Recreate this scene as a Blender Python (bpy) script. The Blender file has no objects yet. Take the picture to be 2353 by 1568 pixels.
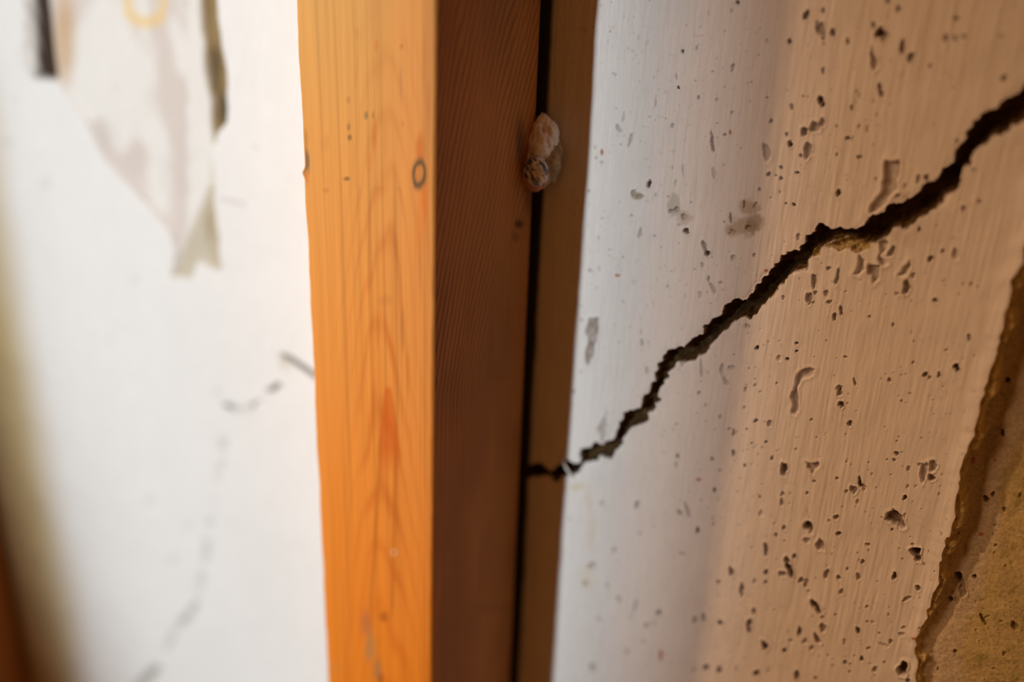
import bpy, math
import numpy as np
from mathutils import Matrix, Vector

# ------------------------------------------------------------------ camera
W, Hh = 2353, 1568
CX, CY = W/2, Hh/2
F = 2288.0                      # focal length in px (35 mm on 36 mm)
YAW = math.radians(32)
CAMH = 0.20986                  # camera to wall distance (m)
CZ = 1.45                       # camera height above the floor
XR = -0.124                     # right face of the stud
SW, SD = 0.038, 0.0447          # stud width and depth
_d = np.array([962-CX, 6120-CY, F]); _d /= np.linalg.norm(_d)
UPc = -_d
_z = np.array([0, 0, 1.0]); _h = _z - _z.dot(_d)*_d; _h /= np.linalg.norm(_h)
_r = np.cross(_d, _h)
if _r[0] < 0: _r = -_r
Nc = math.cos(YAW)*_h + math.sin(YAW)*_r      # world +Y in camera axes (x right, y down, z fwd)
Xc = -math.sin(YAW)*_h + math.cos(YAW)*_r     # world +X
cam_d = bpy.data.cameras.new('camera'); cam = bpy.data.objects.new('camera', cam_d)
bpy.context.collection.objects.link(cam)
M = Matrix.Identity(4)
for i, ax in enumerate((Xc, Nc, UPc)):
    M[i][0] = ax[0]; M[i][1] = -ax[1]; M[i][2] = -ax[2]
M[0][3], M[1][3], M[2][3] = 0, -CAMH, CZ
cam.matrix_world = M
cam_d.sensor_width = 36; cam_d.lens = 36*F/W
cam_d.clip_start = 0.005; cam_d.clip_end = 50
cam_d.dof.use_dof = True
cam_d.dof.focus_distance = 0.2234
cam_d.dof.aperture_fstop = 4.4
bpy.context.scene.camera = cam

# ------------------------------------------------------------------ world and lamps
sc = bpy.context.scene
sc.view_settings.view_transform = 'Standard'
try: sc.view_settings.look = 'None'
except Exception: pass
sc.view_settings.gamma = 1; sc.view_settings.use_curve_mapping = False
sc.view_settings.exposure = 0.0
world = bpy.data.worlds.new('basement_dark'); sc.world = world
world.use_nodes = True
bg = world.node_tree.nodes['Background']
bg.inputs[0].default_value = (1.0, 0.36, 0.09, 1); bg.inputs[1].default_value = 0.18

def aim(o, loc, tgt):
    o.location = loc
    o.rotation_euler = (Vector(tgt)-Vector(loc)).to_track_quat('-Z', 'Y').to_euler()
def lamp(name, kind, loc, tgt, energy, color, **kw):
    l = bpy.data.lights.new(name, kind); l.energy = energy; l.color = color
    for k, v in kw.items(): setattr(l, k, v)
    o = bpy.data.objects.new(name, l); bpy.context.collection.objects.link(o); aim(o, loc, tgt)
    return o
D1 = 1.20
cool = lamp('work_light', 'SPOT', (XR-0.267*D1-0.012, -D1, CZ+0.18), (-0.245, 0, CZ-0.11), 66, (0.86, 0.96, 1.0),
            spot_size=math.radians(16.9), spot_blend=0.78, shadow_soft_size=0.022)
cool.scale = (1.0, 2.2, 1.0)
D2 = 0.75
warm = lamp('basement_bulb', 'SPOT', (XR-1.22*D2, -D2, CZ+0.45), (-0.078, 0, CZ-0.14), 27, (1.0, 0.585, 0.30),
            spot_size=math.radians(9.6), spot_blend=1.0, shadow_soft_size=0.03)
warm.scale = (1.0, 2.0, 1.0)
warm2 = lamp('warm_fill', 'SPOT', (XR-0.62*D2, -D2, CZ+0.30), (-0.042, 0, CZ-0.10), 12.5, (1.0, 0.615, 0.35),  # unseen warm fill, added to widen the soft edge of the warm shadow
             spot_size=math.radians(16.5), spot_blend=0.9, shadow_soft_size=0.19)
warm2.scale = (1.0, 2.2, 1.0)

# ------------------------------------------------------------------ helpers
rng = np.random.default_rng(7)
def px2wall(x, y, dist=CAMH):
    x = np.asarray(x, float); y = np.asarray(y, float)
    r = np.stack([x-CX, y-CY, np.full_like(x, F)], -1)
    s = dist/(r@Nc)
    return s*(r@Xc), CZ+s*(r@UPc)
def world2px(x, y, z):
    c = x[..., None]*Xc + (y+CAMH)[..., None]*Nc + (z-CZ)[..., None]*UPc
    return CX+F*c[..., 0]/c[..., 2], CY+F*c[..., 1]/c[..., 2]
_lat = rng.random((257, 257)); _lat[-1] = _lat[0]; _lat[:, -1] = _lat[:, 0]
def vnoise(x, y, seed=0):
    x = np.asarray(x, float)+seed*17.31+500; y = np.asarray(y, float)+seed*9.77+500
    xi = np.floor(x).astype(int); yi = np.floor(y).astype(int)
    fx = x-xi; fy = y-yi; fx = fx*fx*(3-2*fx); fy = fy*fy*(3-2*fy)
    xi %= 256; yi %= 256
    a = _lat[xi, yi]; b = _lat[xi+1, yi]; c = _lat[xi, yi+1]; d = _lat[xi+1, yi+1]
    return (a*(1-fx)+b*fx)*(1-fy)+(c*(1-fx)+d*fx)*fy
def fbm(x, y, seed=0, o=4):
    s = 0; a = 0.5; t = 0
    for i in range(o):
        s = s+a*vnoise(x*2**i, y*2**i, seed+i*3); t += a; a *= 0.5
    return s/t
def sstep(a, b, x):
    t = np.clip((x-a)/(b-a), 0, 1); return t*t*(3-2*t)
def lin(c):
    c = np.asarray(c, float)/255.0
    return np.where(c <= 0.04045, c/12.92, ((c+0.055)/1.055)**2.4)

def tag(o, label=None, cat=None, group=None, kind=None):
    if label: o['label'] = label
    if cat: o['category'] = cat
    if group: o['group'] = group
    if kind: o['kind'] = kind
    return o
def np_mesh(name, verts, faces, mat, col=None, parent=None, smooth=True, shift=None):
    me = bpy.data.meshes.new(name)
    faces = np.asarray(faces); verts = np.asarray(verts, float)
    if shift is not None: verts = verts-np.asarray(shift)
    k = faces.shape[1]; nf = len(faces)
    me.vertices.add(len(verts)); me.vertices.foreach_set('co', verts.astype(np.float32).ravel())
    me.loops.add(nf*k); me.loops.foreach_set('vertex_index', faces.astype(np.int32).ravel())
    me.polygons.add(nf); me.polygons.foreach_set('loop_start', np.arange(0, nf*k, k, dtype=np.int32))
    me.polygons.foreach_set('loop_total', np.full(nf, k, np.int32))
    me.update(calc_edges=True)
    if smooth: me.polygons.foreach_set('use_smooth', np.ones(nf, bool))
    if col is not None:
        at = me.color_attributes.new('pigment', 'FLOAT_COLOR', 'POINT')
        c4 = np.ones((len(verts), 4), np.float32); c4[:, :3] = col
        at.data.foreach_set('color', c4.ravel())
    me.materials.append(mat); me.validate()
    o = bpy.data.objects.new(name, me); bpy.context.collection.objects.link(o)
    if parent is not None: o.parent = parent
    return o

# ------------------------------------------------------------------ materials
def surf_mat(name, rough, fine, fine_scale, bump, bump_dist=0.0002, spec=0.3, stretch=(1, 1, 1)):
    m = bpy.data.materials.new(name); m.use_nodes = True
    nt = m.node_tree; N = nt.nodes; L = nt.links; b = N['Principled BSDF']
    at = N.new('ShaderNodeAttribute'); at.attribute_name = 'pigment'
    tc = N.new('ShaderNodeTexCoord'); mp = N.new('ShaderNodeMapping'); mp.inputs['Scale'].default_value = stretch
    L.new(tc.outputs['Object'], mp.inputs['Vector'])
    n1 = N.new('ShaderNodeTexNoise'); n1.inputs['Scale'].default_value = fine_scale; n1.inputs['Detail'].default_value = 5
    L.new(mp.outputs[0], n1.inputs['Vector'])
    mr = N.new('ShaderNodeMapRange'); mr.inputs['From Min'].default_value = 0.3; mr.inputs['From Max'].default_value = 0.7
    mr.inputs['To Min'].default_value = 1-fine; mr.inputs['To Max'].default_value = 1+fine*0.4
    L.new(n1.outputs['Fac'], mr.inputs['Value'])
    mx = N.new('ShaderNodeVectorMath'); mx.operation = 'SCALE'
    L.new(at.outputs['Color'], mx.inputs[0]); L.new(mr.outputs[0], mx.inputs['Scale'])
    L.new(mx.outputs[0], b.inputs['Base Color'])
    b.inputs['Roughness'].default_value = rough; b.inputs['Specular IOR Level'].default_value = spec
    bp = N.new('ShaderNodeBump'); bp.inputs['Strength'].default_value = bump; bp.inputs['Distance'].default_value = bump_dist
    L.new(n1.outputs['Fac'], bp.inputs['Height']); L.new(bp.outputs[0], b.inputs['Normal'])
    return m
M_paint = surf_mat('painted_concrete', 0.65, 0.05, 1300, 0.7, 0.0002, 0.2, (1, 1, 0.12))
M_raw = surf_mat('bare_concrete', 0.9, 0.25, 1400, 0.6, 0.0004, 0.15)
M_dirt = surf_mat('crack_dirt', 0.95, 0.5, 900, 0.8, 0.0006, 0.05)
M_wood = surf_mat('pine_wood', 0.6, 0.05, 900, 0.15, 0.0001, 0.15, (1, 1, 0.04))

# ------------------------------------------------------------------ feature data (surveyed off the wall)
CR_UP = [(1150,1058),(1208,1062),(1225,1066),(1235,1065),(1244,1062),(1251,1070),(1262,1080),(1269,1081),(1278,1073),(1288,1062),(1308,1058),(1318,1065),(1333,1063),(1335,1054),(1329,1047),(1334,1031),(1346,1029.5),(1358,1029),(1362,1020),(1369,1016),(1379,1022),(1387,1022),(1402,1013),(1410,1011),(1416,996),(1422,975),(1432,963),(1447,942),(1472,938),(1475,921),(1482,907),(1491,903),(1495,882),(1507,877),(1503,858),(1512,851),(1510,835),(1524,816),(1542,803),(1556,798),(1581,788),(1595,775),(1616,768),(1614,752),(1634,735),(1655,726),(1662,707),(1671,698),(1697,686),(1707,691),(1715,689),(1722,679),(1733,667),(1734,659),(1740,653),(1747,652),(1749,642),(1756,634),(1765,631),(1768,621),(1775,617),(1779,607),(1789,605),(1791,594),(1796,587),(1807,579),(1822,576),(1837,577),(1840,564),(1850,544),(1872,532),(1873,524),(1879,513),(1897,519.5),(1920,525),(1932,519.5),(1949,526.5),(1965,526.5),(1984,518),(1989,510),(1994,501),(2020,491),(2032,487),(2037.5,473),(2057,466.6),(2073,466),(2083,456),(2105,445),(2116,435),(2137,417),(2154,410),(2161,389),(2191,372),(2196,344),(2216,323),(2219,302),(2235,277),(2249,273.6),(2291,249),(2305,231),(2340,214),(2353,195),(2400,165),(2480,120),(2560,60),(2640,20)]
CR_LO = [(2650,110),(2560,150),(2480,205),(2410,245),(2353,277),(2323,288),(2301.6,312),(2266,333),(2249,340),(2231,361),(2228,382),(2208.6,403),(2205,428),(2173.6,449),(2168,463),(2151,480.5),(2126,498),(2114,500),(2090,519.5),(2067,522),(2050,526.5),(2044,539),(2020,552),(2003,558),(1990,553),(1965,548),(1939,549),(1921,554.6),(1901,561),(1875.5,570),(1868,577.5),(1867,590),(1855,602),(1851,621),(1837,623),(1819,629),(1809,636.5),(1803,644),(1801.5,654),(1791,656),(1786,668),(1778.6,673.5),(1775,680),(1764.5,687.6),(1758,700),(1749,703),(1744,713),(1736.5,724.5),(1726,736),(1706,741),(1719,735),(1711,729),(1693,738.6),(1679,745),(1673,756),(1668,760),(1645.5,781),(1630,795),(1623,810),(1605,817),(1585,831),(1560,855),(1556,853),(1574,833),(1554,833),(1542,851),(1533,858),(1538.5,866.5),(1524.5,875),(1524,886),(1514,896),(1510.5,909),(1523,924),(1505,928),(1503,942),(1489,949),(1479,973.5),(1458,980.5),(1433,1005),(1430,1010),(1420,1034),(1407,1056),(1384,1049),(1376,1049),(1369,1061),(1358.6,1061),(1346,1062),(1338,1072),(1333,1085),(1324,1091),(1315,1091),(1305,1093),(1292,1094),(1284.6,1105),(1276,1109),(1267,1101.6),(1261.6,1095),(1250,1092.7),(1235,1098),(1218,1098),(1205,1095),(1150,1092)]
STONE = [(1884,563),(1895,560),(1921,553),(1939,547),(1965,546),(1990,551),(2004,556),(2000,572),(1983,576),(1974,581),(1960,579),(1955,574),(1944,572),(1937,576),(1926.5,577.5),(1919,572),(1905,571),(1898.5,568.6)]
STONE2 = [(1868,572),(1886,567),(1884,576),(1886,587),(1880,588),(1868,590)]
RIDGE = [(2500,120),(2440,330),(2372,540),(2353,600),(2338,625),(2326,665),(2318,700),(2308,735),(2297,770),(2291,800),(2289,815),(2279,840),(2272,862),(2262,890),(2256,915),(2252,935),(2247,960),(2240,985),(2233,1010),(2224,1035),(2214,1055),(2206,1080),(2208,1100),(2206,1115),(2199,1135),(2195,1160),(2197,1185),(2188,1205),(2184,1230),(2172,1240),(2169,1260),(2166,1285),(2160,1300),(2158,1325),(2152,1350),(2140,1380),(2130,1400),(2124,1430),(2113,1455),(2108,1480),(2103,1500),(2110,1530),(2107,1568),(2095,1640),(2080,1750)]
# pits: 'x y rx ry rot dark' in survey-tile units, one string per tile (tile origin x, origin y, scale)
PITS = [((1300,0,2.851), """1125 18 13 13 0 1;1085 72 8 13 20 .6;385 108 6 5 0 .3;790 170 6 14 0 .3;935 85 5 20 -5 .25;1187 190 6 6 0 .6;1272 190 5 8 0 .6;1042 205 6 8 0 .5;
762 337 10 12 0 1;857 317 9 18 0 .55;1183 340 5 5 0 .5;410 318 6 8 0 .4;988 385 7 7 0 .35;320 490 10 20 -35 .45;1030 445 6 9 0 .5;1092 445 12 26 10 .65;963 472 9 10 0 .5;725 505 8 22 0 .5;737 573 10 11 0 1;850 530 7 8 0 .6;483 535 7 8 0 .35;868 640 9 13 0 .85;1043 570 5 8 0 .5;590 675 7 32 0 .5;993 655 14 12 0 .4;1192 545 6 6 0 .7;1217 540 6 6 0 .7;1320 640 7 8 0 .8;1208 665 5 8 0 .7;747 693 6 6 0 .3;378 770 9 42 5 .35;423 740 6 10 0 .3;345 845 13 38 -25 .55;422 920 11 48 20 .6;548 767 8 8 0 .55;588 787 6 8 0 .4;658 778 7 9 0 .65;700 825 12 15 20 .65;960 935 11 66 -8 .8;1042 885 10 12 0 .75;1090 740 12 12 0 .5;1135 750 5 5 0 .5;995 810 12 6 0 .5;1345 795 12 15 0 .75;1320 270 10 16 0 .4;1467 272 12 16 0 .8;1395 120 5 8 0 .5;1480 700 12 25 0 .35;1448 880 8 14 0 .7;1470 945 14 22 0 .8;1540 1020 10 12 0 .8;1555 870 14 25 0 .6;1316 1000 22 66 -8 .5;1412 1098 12 13 0 .8;1330 1143 14 15 0 .8;1378 1150 7 7 0 .8;1412 1170 12 14 0 .8;1520 1132 12 10 0 .8;1270 1243 10 13 0 .7;1405 1258 6 12 0 .6;1342 1297 6 8 0 .6;1443 1335 6 9 0 .6;1497 1343 7 11 0 .8;1035 1083 6 10 0 .5;700 1100 6 18 0 .3;770 1120 7 50 -5 .4;975 1140 18 36 -10 .3;235 1070 12 16 0 .35;190 970 8 18 0 .3;543 1208 14 28 5 1;590 1283 12 14 0 .35;240 1435 10 12 0 .25;150 1255 10 14 0 .4;822 1327 7 10 0 .6;788 1517 20 19 0 .95;440 1268 16 22 0 .7;480 1292 30 16 -25 .5;690 1385 18 14 0 .7;725 1375 20 16 20 .6;672 1290 12 8 0 .5;720 1200 10 22 0 .35;740 1475 10 8 0 .6;775 1425 18 26 0 .55;1080 1430 7 36 0 .9;1040 1455 6 10 0 .8;1168 1340 6 34 5 .85;1240 1345 10 24 20 .65;1095 1515 20 10 30 .7;1200 1500 22 26 0 .5;1075 1530 10 8 0 .6;485 1530 11 36 8 .65;217 1560 10 12 0 .4;582 1548 8 8 0 .5"""),
((1300,500,2.851), """288 214 9 9 0 .45;375 262 8 10 0 .5;160 350 12 14 0 .6;218 340 8 20 0 .3;350 318 6 8 0 .3;583 123 8 9 0 .6;740 172 7 9 0 .4;623 197 6 8 0 .4;908 195 13 46 -12 .8;925 238 16 20 0 .95;893 315 12 18 0 .55;933 405 8 20 -5 .8;965 470 15 40 -22 .55;880 510 15 24 0 .3;1095 268 14 25 0 .55;1148 275 5 7 0 .5;1233 250 9 16 0 .7;1352 253 6 7 0 .5;990 318 5 6 0 .5;1015 430 14 12 40 .5;1028 478 9 8 0 .4;668 455 9 16 0 .45;748 415 5 8 0 .3;797 435 5 6 0 .45;783 517 5 14 0 .35;375 555 9 12 0 .45;495 755 8 20 0 .3;500 825 11 25 0 .6;540 820 7 8 0 .4;345 825 8 14 0 .3;758 730 5 12 0 .3;420 720 8 9 0 .3;320 705 8 8 0 .2;95 1015 10 12 0 .45;50 1143 13 14 0 .5;105 675 14 13 0 .4;530 1010 14 26 0 .25;432 1143 6 8 0 .3;887 1000 10 62 -6 .55;1180 715 9 18 0 .6;1198 720 8 14 0 .6;1423 527 9 14 0 .75;1530 545 5 6 0 .6;1530 405 7 6 0 .6;1247 387 4 5 0 .7;1250 858 12 17 0 1;1325 817 6 8 0 .6;1513 827 9 9 0 .85;1512 878 8 10 0 .85;1450 932 9 10 0 .9;1100 903 6 8 0 .65;1197 993 6 9 0 .75;1240 985 5 7 0 .75;1380 1090 7 12 0 .75;1395 925 18 18 0 .35;1020 1000 14 36 0 .55;1045 1075 14 40 -25 .5;1085 990 20 20 0 .4;1237 1105 10 12 0 .6;1177 1128 9 17 0 .6;1272 1148 8 10 0 .6;870 1152 11 13 0 .75;918 1232 10 13 0 .6;932 1020 8 12 0 .4;1010 1310 9 14 0 .65;1243 1335 16 12 -30 .85;1333 1350 16 20 0 .65;1170 1250 12 12 0 .4;727 1358 10 10 0 .6;707 1392 8 9 0 .5;978 1392 8 9 0 .5;1070 1390 12 9 0 .7;1097 1415 8 28 0 .8;1187 1392 7 10 0 .75;1217 1480 7 8 0 .75;1313 1473 7 13 -30 .75;1095 1545 10 20 0 .75"""),
((1800,0,2.851), """150 100 16 36 15 .9;262 70 10 18 0 .85;225 150 15 18 0 .4;245 190 24 46 10 .6;262 225 10 40 0 .85;325 215 17 25 0 .85;685 5 12 15 0 .95;755 58 14 22 0 .7;42 270 10 18 0 .95;424 272 9 25 0 .85;270 285 6 6 0 .9;630 215 26 34 0 .95;665 235 26 28 0 .7;590 165 14 20 0 .75;580 340 12 30 0 .6;597 410 24 52 0 .55;780 310 14 50 0 .85;835 375 20 30 25 .75;1065 248 14 24 15 .75;1128 253 12 18 0 .85;1186 238 11 14 0 .85;1132 120 15 17 0 .75;1433 235 14 14 0 .45;1443 512 18 20 20 .75;962 433 10 16 0 .75;1120 575 10 15 0 .3;635 585 14 40 -12 .8;650 620 14 28 0 .5;485 600 8 15 0 .5;505 625 8 20 0 .4;450 705 9 18 0 .75;615 750 7 15 0 .5;262 465 10 22 0 .75;243 655 16 30 10 1;262 685 14 18 0 1;60 705 8 18 0 .75;130 632 7 8 0 .85;315 588 4 4 0 .8;178 378 4 4 0 .8;205 835 27 38 0 .65;255 805 20 28 0 .65;140 862 19 32 8 .75;160 985 25 50 0 .65;185 1005 14 14 0 .5;115 1020 10 14 0 .75;45 945 12 20 0 .95;22 880 8 14 0 .8;352 828 9 8 0 .8;498 828 8 14 0 .75;423 905 14 13 0 .95;455 905 7 16 0 .6;552 850 8 24 0 .6;500 1030 16 14 0 .7;353 1015 8 16 0 .7;92 1132 13 10 0 .95;360 1268 12 22 0 .85;610 1175 6 14 0 .75;460 1200 5 14 0 .3;1143 925 12 15 0 .6;15 1335 7 8 0 .95;70 1342 7 9 0 .95;885 1175 10 36 10 .75;940 1165 13 26 0 .85;800 1220 10 20 0 .5;755 1283 20 14 0 .65;1252 1115 16 13 0 .6;1287 1320 12 15 0 .5;1180 1370 14 20 0 .45;890 1500 10 13 0 .95;1010 1475 8 10 0 .4;1250 1250 6 6 0 .3"""),
((1800,400,3.136), """105 455 14 25 0 .6;325 683 18 14 0 .75;388 745 15 52 10 .75;217 775 19 46 0 .75;228 858 13 12 0 .8;183 900 20 45 0 .75;212 930 10 12 0 .8;308 862 15 28 0 .7;330 925 18 16 0 .75;415 985 12 34 0 .85;367 1030 14 26 0 .85;450 850 12 9 0 .5;780 560 22 36 30 .65;885 820 27 46 0 .75;935 735 15 28 0 .55;820 862 18 11 0 .6;980 400 10 18 0 .85;1148 557 13 18 0 .75;1060 612 17 26 15 .85;1240 580 24 40 0 .4;1300 250 14 25 0 .55;1412 200 14 18 0 .45;1095 912 20 16 0 .85;790 1088 10 18 0 .75;622 1030 12 10 0 .75;445 1320 13 8 0 .9;935 1360 8 14 0 .75;1175 1272 14 13 0 .55;1340 1180 16 25 0 .65;1245 1390 24 20 0 1;1258 1410 14 18 0 1;1298 793 9 14 0 .5;1355 795 12 18 0 .5;1405 815 9 14 0 .45;765 1487 14 16 0 .75;1020 1450 18 20 0 .85;1055 1470 13 16 0 .6;1120 1450 13 22 0 .85;850 1450 6 6 0 .7;880 1445 6 6 0 .7;515 1500 9 28 -15 .85;405 1545 18 26 20 .6;95 1222 11 11 0 .95;93 1280 10 9 0 .95;25 1335 11 10 0 1;222 1322 6 6 0 .7;385 1330 5 5 0 .7;398 133 14 28 0 .85;75 220 10 13 0 .95;15 215 6 8 0 .8;925 1145 7 17 0 .3;1270 870 10 12 0 .3;1160 770 10 12 0 .25"""),
((1800,900,2.347), """303 5 15 18 0 .75;312 70 14 18 0 .95;347 63 5 5 0 .9;150 155 7 9 0 .7;637 52 7 7 0 .75;358 173 13 15 0 .85;747 252 5 5 0 .7;790 220 4 4 0 .6;625 245 5 5 0 .6;612 270 7 7 0 .5;167 485 9 8 0 .85;340 380 6 6 0 .7;460 385 6 5 0 .7;290 470 9 8 0 .85;128 548 9 9 0 .85;3 415 16 32 0 .85;412 490 8 30 -12 1;424 510 8 10 0 1;437 524 12 14 0 .5;380 530 18 21 0 .75;340 540 8 10 0 .75;400 598 10 14 0 .45;612 335 12 12 0 .85;598 370 10 10 0 .75;560 368 6 6 0 .7;640 330 5 5 0 .7;675 418 10 14 0 .65;580 450 5 5 0 .7;740 395 16 10 20 .55;757 435 20 46 5 .65;808 402 22 26 0 .65;800 465 17 20 0 .9;655 575 12 14 0 .95;840 555 7 10 0 .5;670 515 8 12 0 .55;715 512 8 8 0 .4;585 748 8 7 0 .85;530 680 5 6 0 .8;655 670 9 14 0 .4;285 680 13 15 0 .85;247 698 6 8 0 .75;298 768 17 10 -20 .95;128 805 16 18 0 .65;200 830 19 34 -15 .75;318 625 4 4 0 .8;455 828 13 9 0 .85;625 850 5 5 0 .6;712 865 24 26 0 1;725 895 16 28 -20 .95;697 828 9 8 0 .7;760 935 7 8 0 .7;427 920 10 13 0 .85;345 958 8 9 0 .75;232 985 14 24 15 .75;300 1003 12 13 0 .85;405 1000 13 18 0 .75;598 998 12 22 0 .95;58 890 10 12 0 .7;20 910 16 18 0 .85;32 955 12 38 -20 1;5 985 14 16 0 .7;95 1020 14 18 0 .8;120 1035 12 24 0 .75;313 1080 11 17 0 .75;135 1080 8 8 0 .6;728 1060 15 14 0 .85;665 1120 26 11 -35 .65;545 1095 4 5 0 .6;177 1160 16 42 -30 1;215 1215 12 10 0 .7;452 1160 9 9 0 .7;282 1202 7 7 0 1;215 1275 16 28 0 .75;90 1300 10 22 0 .75;183 1335 14 28 -25 .85;115 1350 14 16 0 .6;40 1345 14 9 0 .5;153 1385 12 16 0 .7;213 1375 5 6 0 .6;332 1350 10 18 0 .45;403 1287 11 18 -10 1;455 1240 8 8 0 .8;485 1243 10 8 0 .6;520 1303 7 7 0 .8;460 1385 13 9 -20 .75;640 1310 15 13 0 .65;648 1275 14 8 -20 .7;545 1367 32 8 18 .65;580 1348 12 12 0 .7;243 1425 6 7 0 .7;333 1462 10 14 0 .85;362 1470 6 7 0 .8;423 1442 11 14 0 .95;267 1480 6 7 0 .6;358 1512 8 8 0 .8;545 1460 8 7 0 .8;470 1468 6 6 0 .6;492 1500 14 16 20 .7;645 1495 28 34 0 1;70 1530 12 22 0 .85;175 1548 9 12 0 .7;10 1400 9 14 0 .7;1068 645 18 18 0 .95;1105 620 10 16 0 .95;1155 292 14 18 0 .95;925 1050 22 24 0 1;950 1105 22 40 -15 .5;1015 1045 12 11 0 1;885 1165 12 16 0 1;915 1160 9 14 0 .5;1240 1300 18 26 -20 .65;1065 1268 9 28 -30 .95;1085 1255 18 7 -25 .6;1050 1240 6 8 0 .7;920 1425 13 9 0 .95;825 1520 6 12 0 .9;1185 1440 12 11 0 .6;1170 700 11 12 0 .7;1128 885 10 10 0 .6;1120 925 8 8 0 .5;1255 630 10 16 0 .5;1180 5 16 14 0 1;1060 1168 14 6 0 .4;1165 1275 12 8 0 .5;1030 1320 8 8 0 .4;1130 1515 8 8 0 .5;675 1555 12 14 0 .9"""),
((1200,1000,2.76), """985 135 11 15 0 .85;978 190 8 22 0 .6;1205 155 12 13 0 .75;1255 228 10 10 0 .7;1220 352 12 15 0 .85;505 437 14 20 0 .5;723 447 13 28 8 .75;1048 480 11 50 -15 .65;1000 495 12 26 -30 .75;1110 608 12 20 0 .95;1210 530 8 15 0 .5;1268 530 7 9 0 .4;740 630 9 12 0 .6;833 585 10 14 0 .25;1015 757 26 12 0 .5;583 735 12 24 15 .5;443 830 22 24 0 .65;403 943 17 17 -30 .75;615 1045 13 30 -12 .5;717 1090 11 52 12 .4;687 1155 10 20 0 .4;490 1172 13 20 0 .45;863 1132 16 18 0 .85;787 1213 16 18 0 .65;835 1200 12 15 0 .3;770 1315 14 15 0 .45;665 1380 13 22 0 .45;445 1478 15 36 0 .65;543 955 12 22 0 .35;1095 1180 14 28 0 .65;1150 1165 14 30 0 .65;1255 1193 14 18 0 1;1165 1477 18 20 0 .85;1090 1495 12 14 0 .5;1248 1495 14 28 0 .85;300 535 16 12 0 .35;1545 725 14 38 0 .85;1325 868 17 27 -15 .85;1390 985 13 42 0 .75;1395 975 18 16 0 .75;1545 872 13 17 0 .95;1545 935 14 14 0 .75;1475 930 10 20 0 .6;1245 935 11 14 0 .75;1245 1022 9 12 0 .3;1470 1118 13 20 0 .85;1440 1190 20 20 0 .8;1436 1225 13 38 -8 .85;1538 1338 21 28 -15 1;1660 1370 12 14 0 .95;1483 1515 22 18 -30 .95;1740 1525 13 32 0 .85;1655 225 15 48 0 .75;1583 150 9 16 0 .85;1412 195 9 12 0 .85;1337 120 10 22 0 .7;1455 55 8 6 0 .85;1545 45 9 7 -30 .8;1385 278 6 7 0 .7;1522 313 6 6 0 .6;1650 376 12 14 0 .7;1645 430 10 28 0 .75;1702 372 8 9 0 .5;1507 393 8 10 0 .85;1515 500 14 25 0 .35;1600 562 8 8 0 .6;1660 590 10 18 0 .85;1610 632 11 11 0 .95;1665 672 7 7 0 .8;1700 860 16 40 -20 1;1650 880 22 20 0 .75;1678 790 17 20 0 .75;1725 770 12 16 0 .8;1460 715 8 8 0 .6;1755 1245 11 28 0 .85;1690 1250 6 18 0 .4;1705 1305 14 8 0 .5;1600 1115 8 8 0 .4;1415 1420 8 8 0 .4;1560 1505 12 14 0 .3;1360 1490 10 24 0 .3;1320 1380 8 12 0 .3""")]
# orange rusty specks x y rx ry (photo survey px)
RUST = [(1678,304,3,7),(1419,633,7,4),(1605,1103,7,4),(1518,1506,5,14),(2224,1085,5,10),(2245,1252,7,5),(1759,623,5,4),(1382,350,4,8),(2101,1465,6,4),(2275,1085,4,5),(1732,680,5,4)]
POLY_PITS = [ # (points, depth m, dirt and shade)
 ([(2035,368),(2052,372),(2066,368),(2068,396),(2063,438),(2045,452),(2024,480),(2000,491),(2010,463),(2028,438),(2033,404)], .0010, .45),
 ([(1860,846),(1872,850),(1868,862),(1850,868),(1838,880),(1832,905),(1834,935),(1828,956),(1818,952),(1820,925),(1818,905),(1826,890),(1828,872),(1840,853)], .0009, .5),
 ([(1974,583),(1988,598),(1988,620),(1972,633),(1961,631),(1972,610)], .0009, .4),
 ([(2020,556),(2039,553),(2033,579),(2023,591),(2042,604),(2030,612),(2020,601),(2024,580)], .0009, .4),
 ([(1998,607),(2023,610),(2020,642),(2007,655),(2004,636),(1994,626)], .0009, .5),
 ([(2092,598),(2093,610),(2084,630),(2063,634),(2074,617)], .0009, .45),
 ([(1851,1062),(1864,1066),(1881,1062),(1883,1070),(1868,1092),(1855,1075)], .0008, .6),
 ([(2032,1194),(2039,1179),(2056,1173),(2073,1185),(2081,1209),(2077,1217),(2064,1213),(2047,1202)], .0022, .9),
 ([(1853,1200),(1864,1202),(1867,1228),(1860,1226),(1845,1213)], .0022, 1),
 ([(1375,729),(1353,732),(1344,766),(1351,791),(1346,833),(1356,845),(1365,816),(1372,780)], .0005, .62),
 ([(1392,950),(1397,944),(1393,985),(1388,1012),(1386,1022),(1380,1008),(1372,990),(1380,975)], .0005, .45),
]
STAINS = [ # x y rx ry strength colour(srgb)
 (1722,475,28,18,.5,(150,115,50)),(1700,520,45,26,.5,(150,118,55)),(1735,512,20,24,.55,(120,95,45)),
 (1550,475,16,28,.35,(120,110,90)),(1572,500,22,18,.3,(140,120,80)),(1465,450,16,9,.5,(130,115,60)),
 (1330,1120,22,9,.4,(215,195,130)),(1352,1150,10,40,.25,(220,200,150)),(1358,1230,14,60,.28,(222,204,160)),(1352,1330,18,40,.25,(220,200,150)),
 (2105,540,60,30,.12,(120,90,60)),(1440,880,40,60,.0,(0,0,0))]

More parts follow.
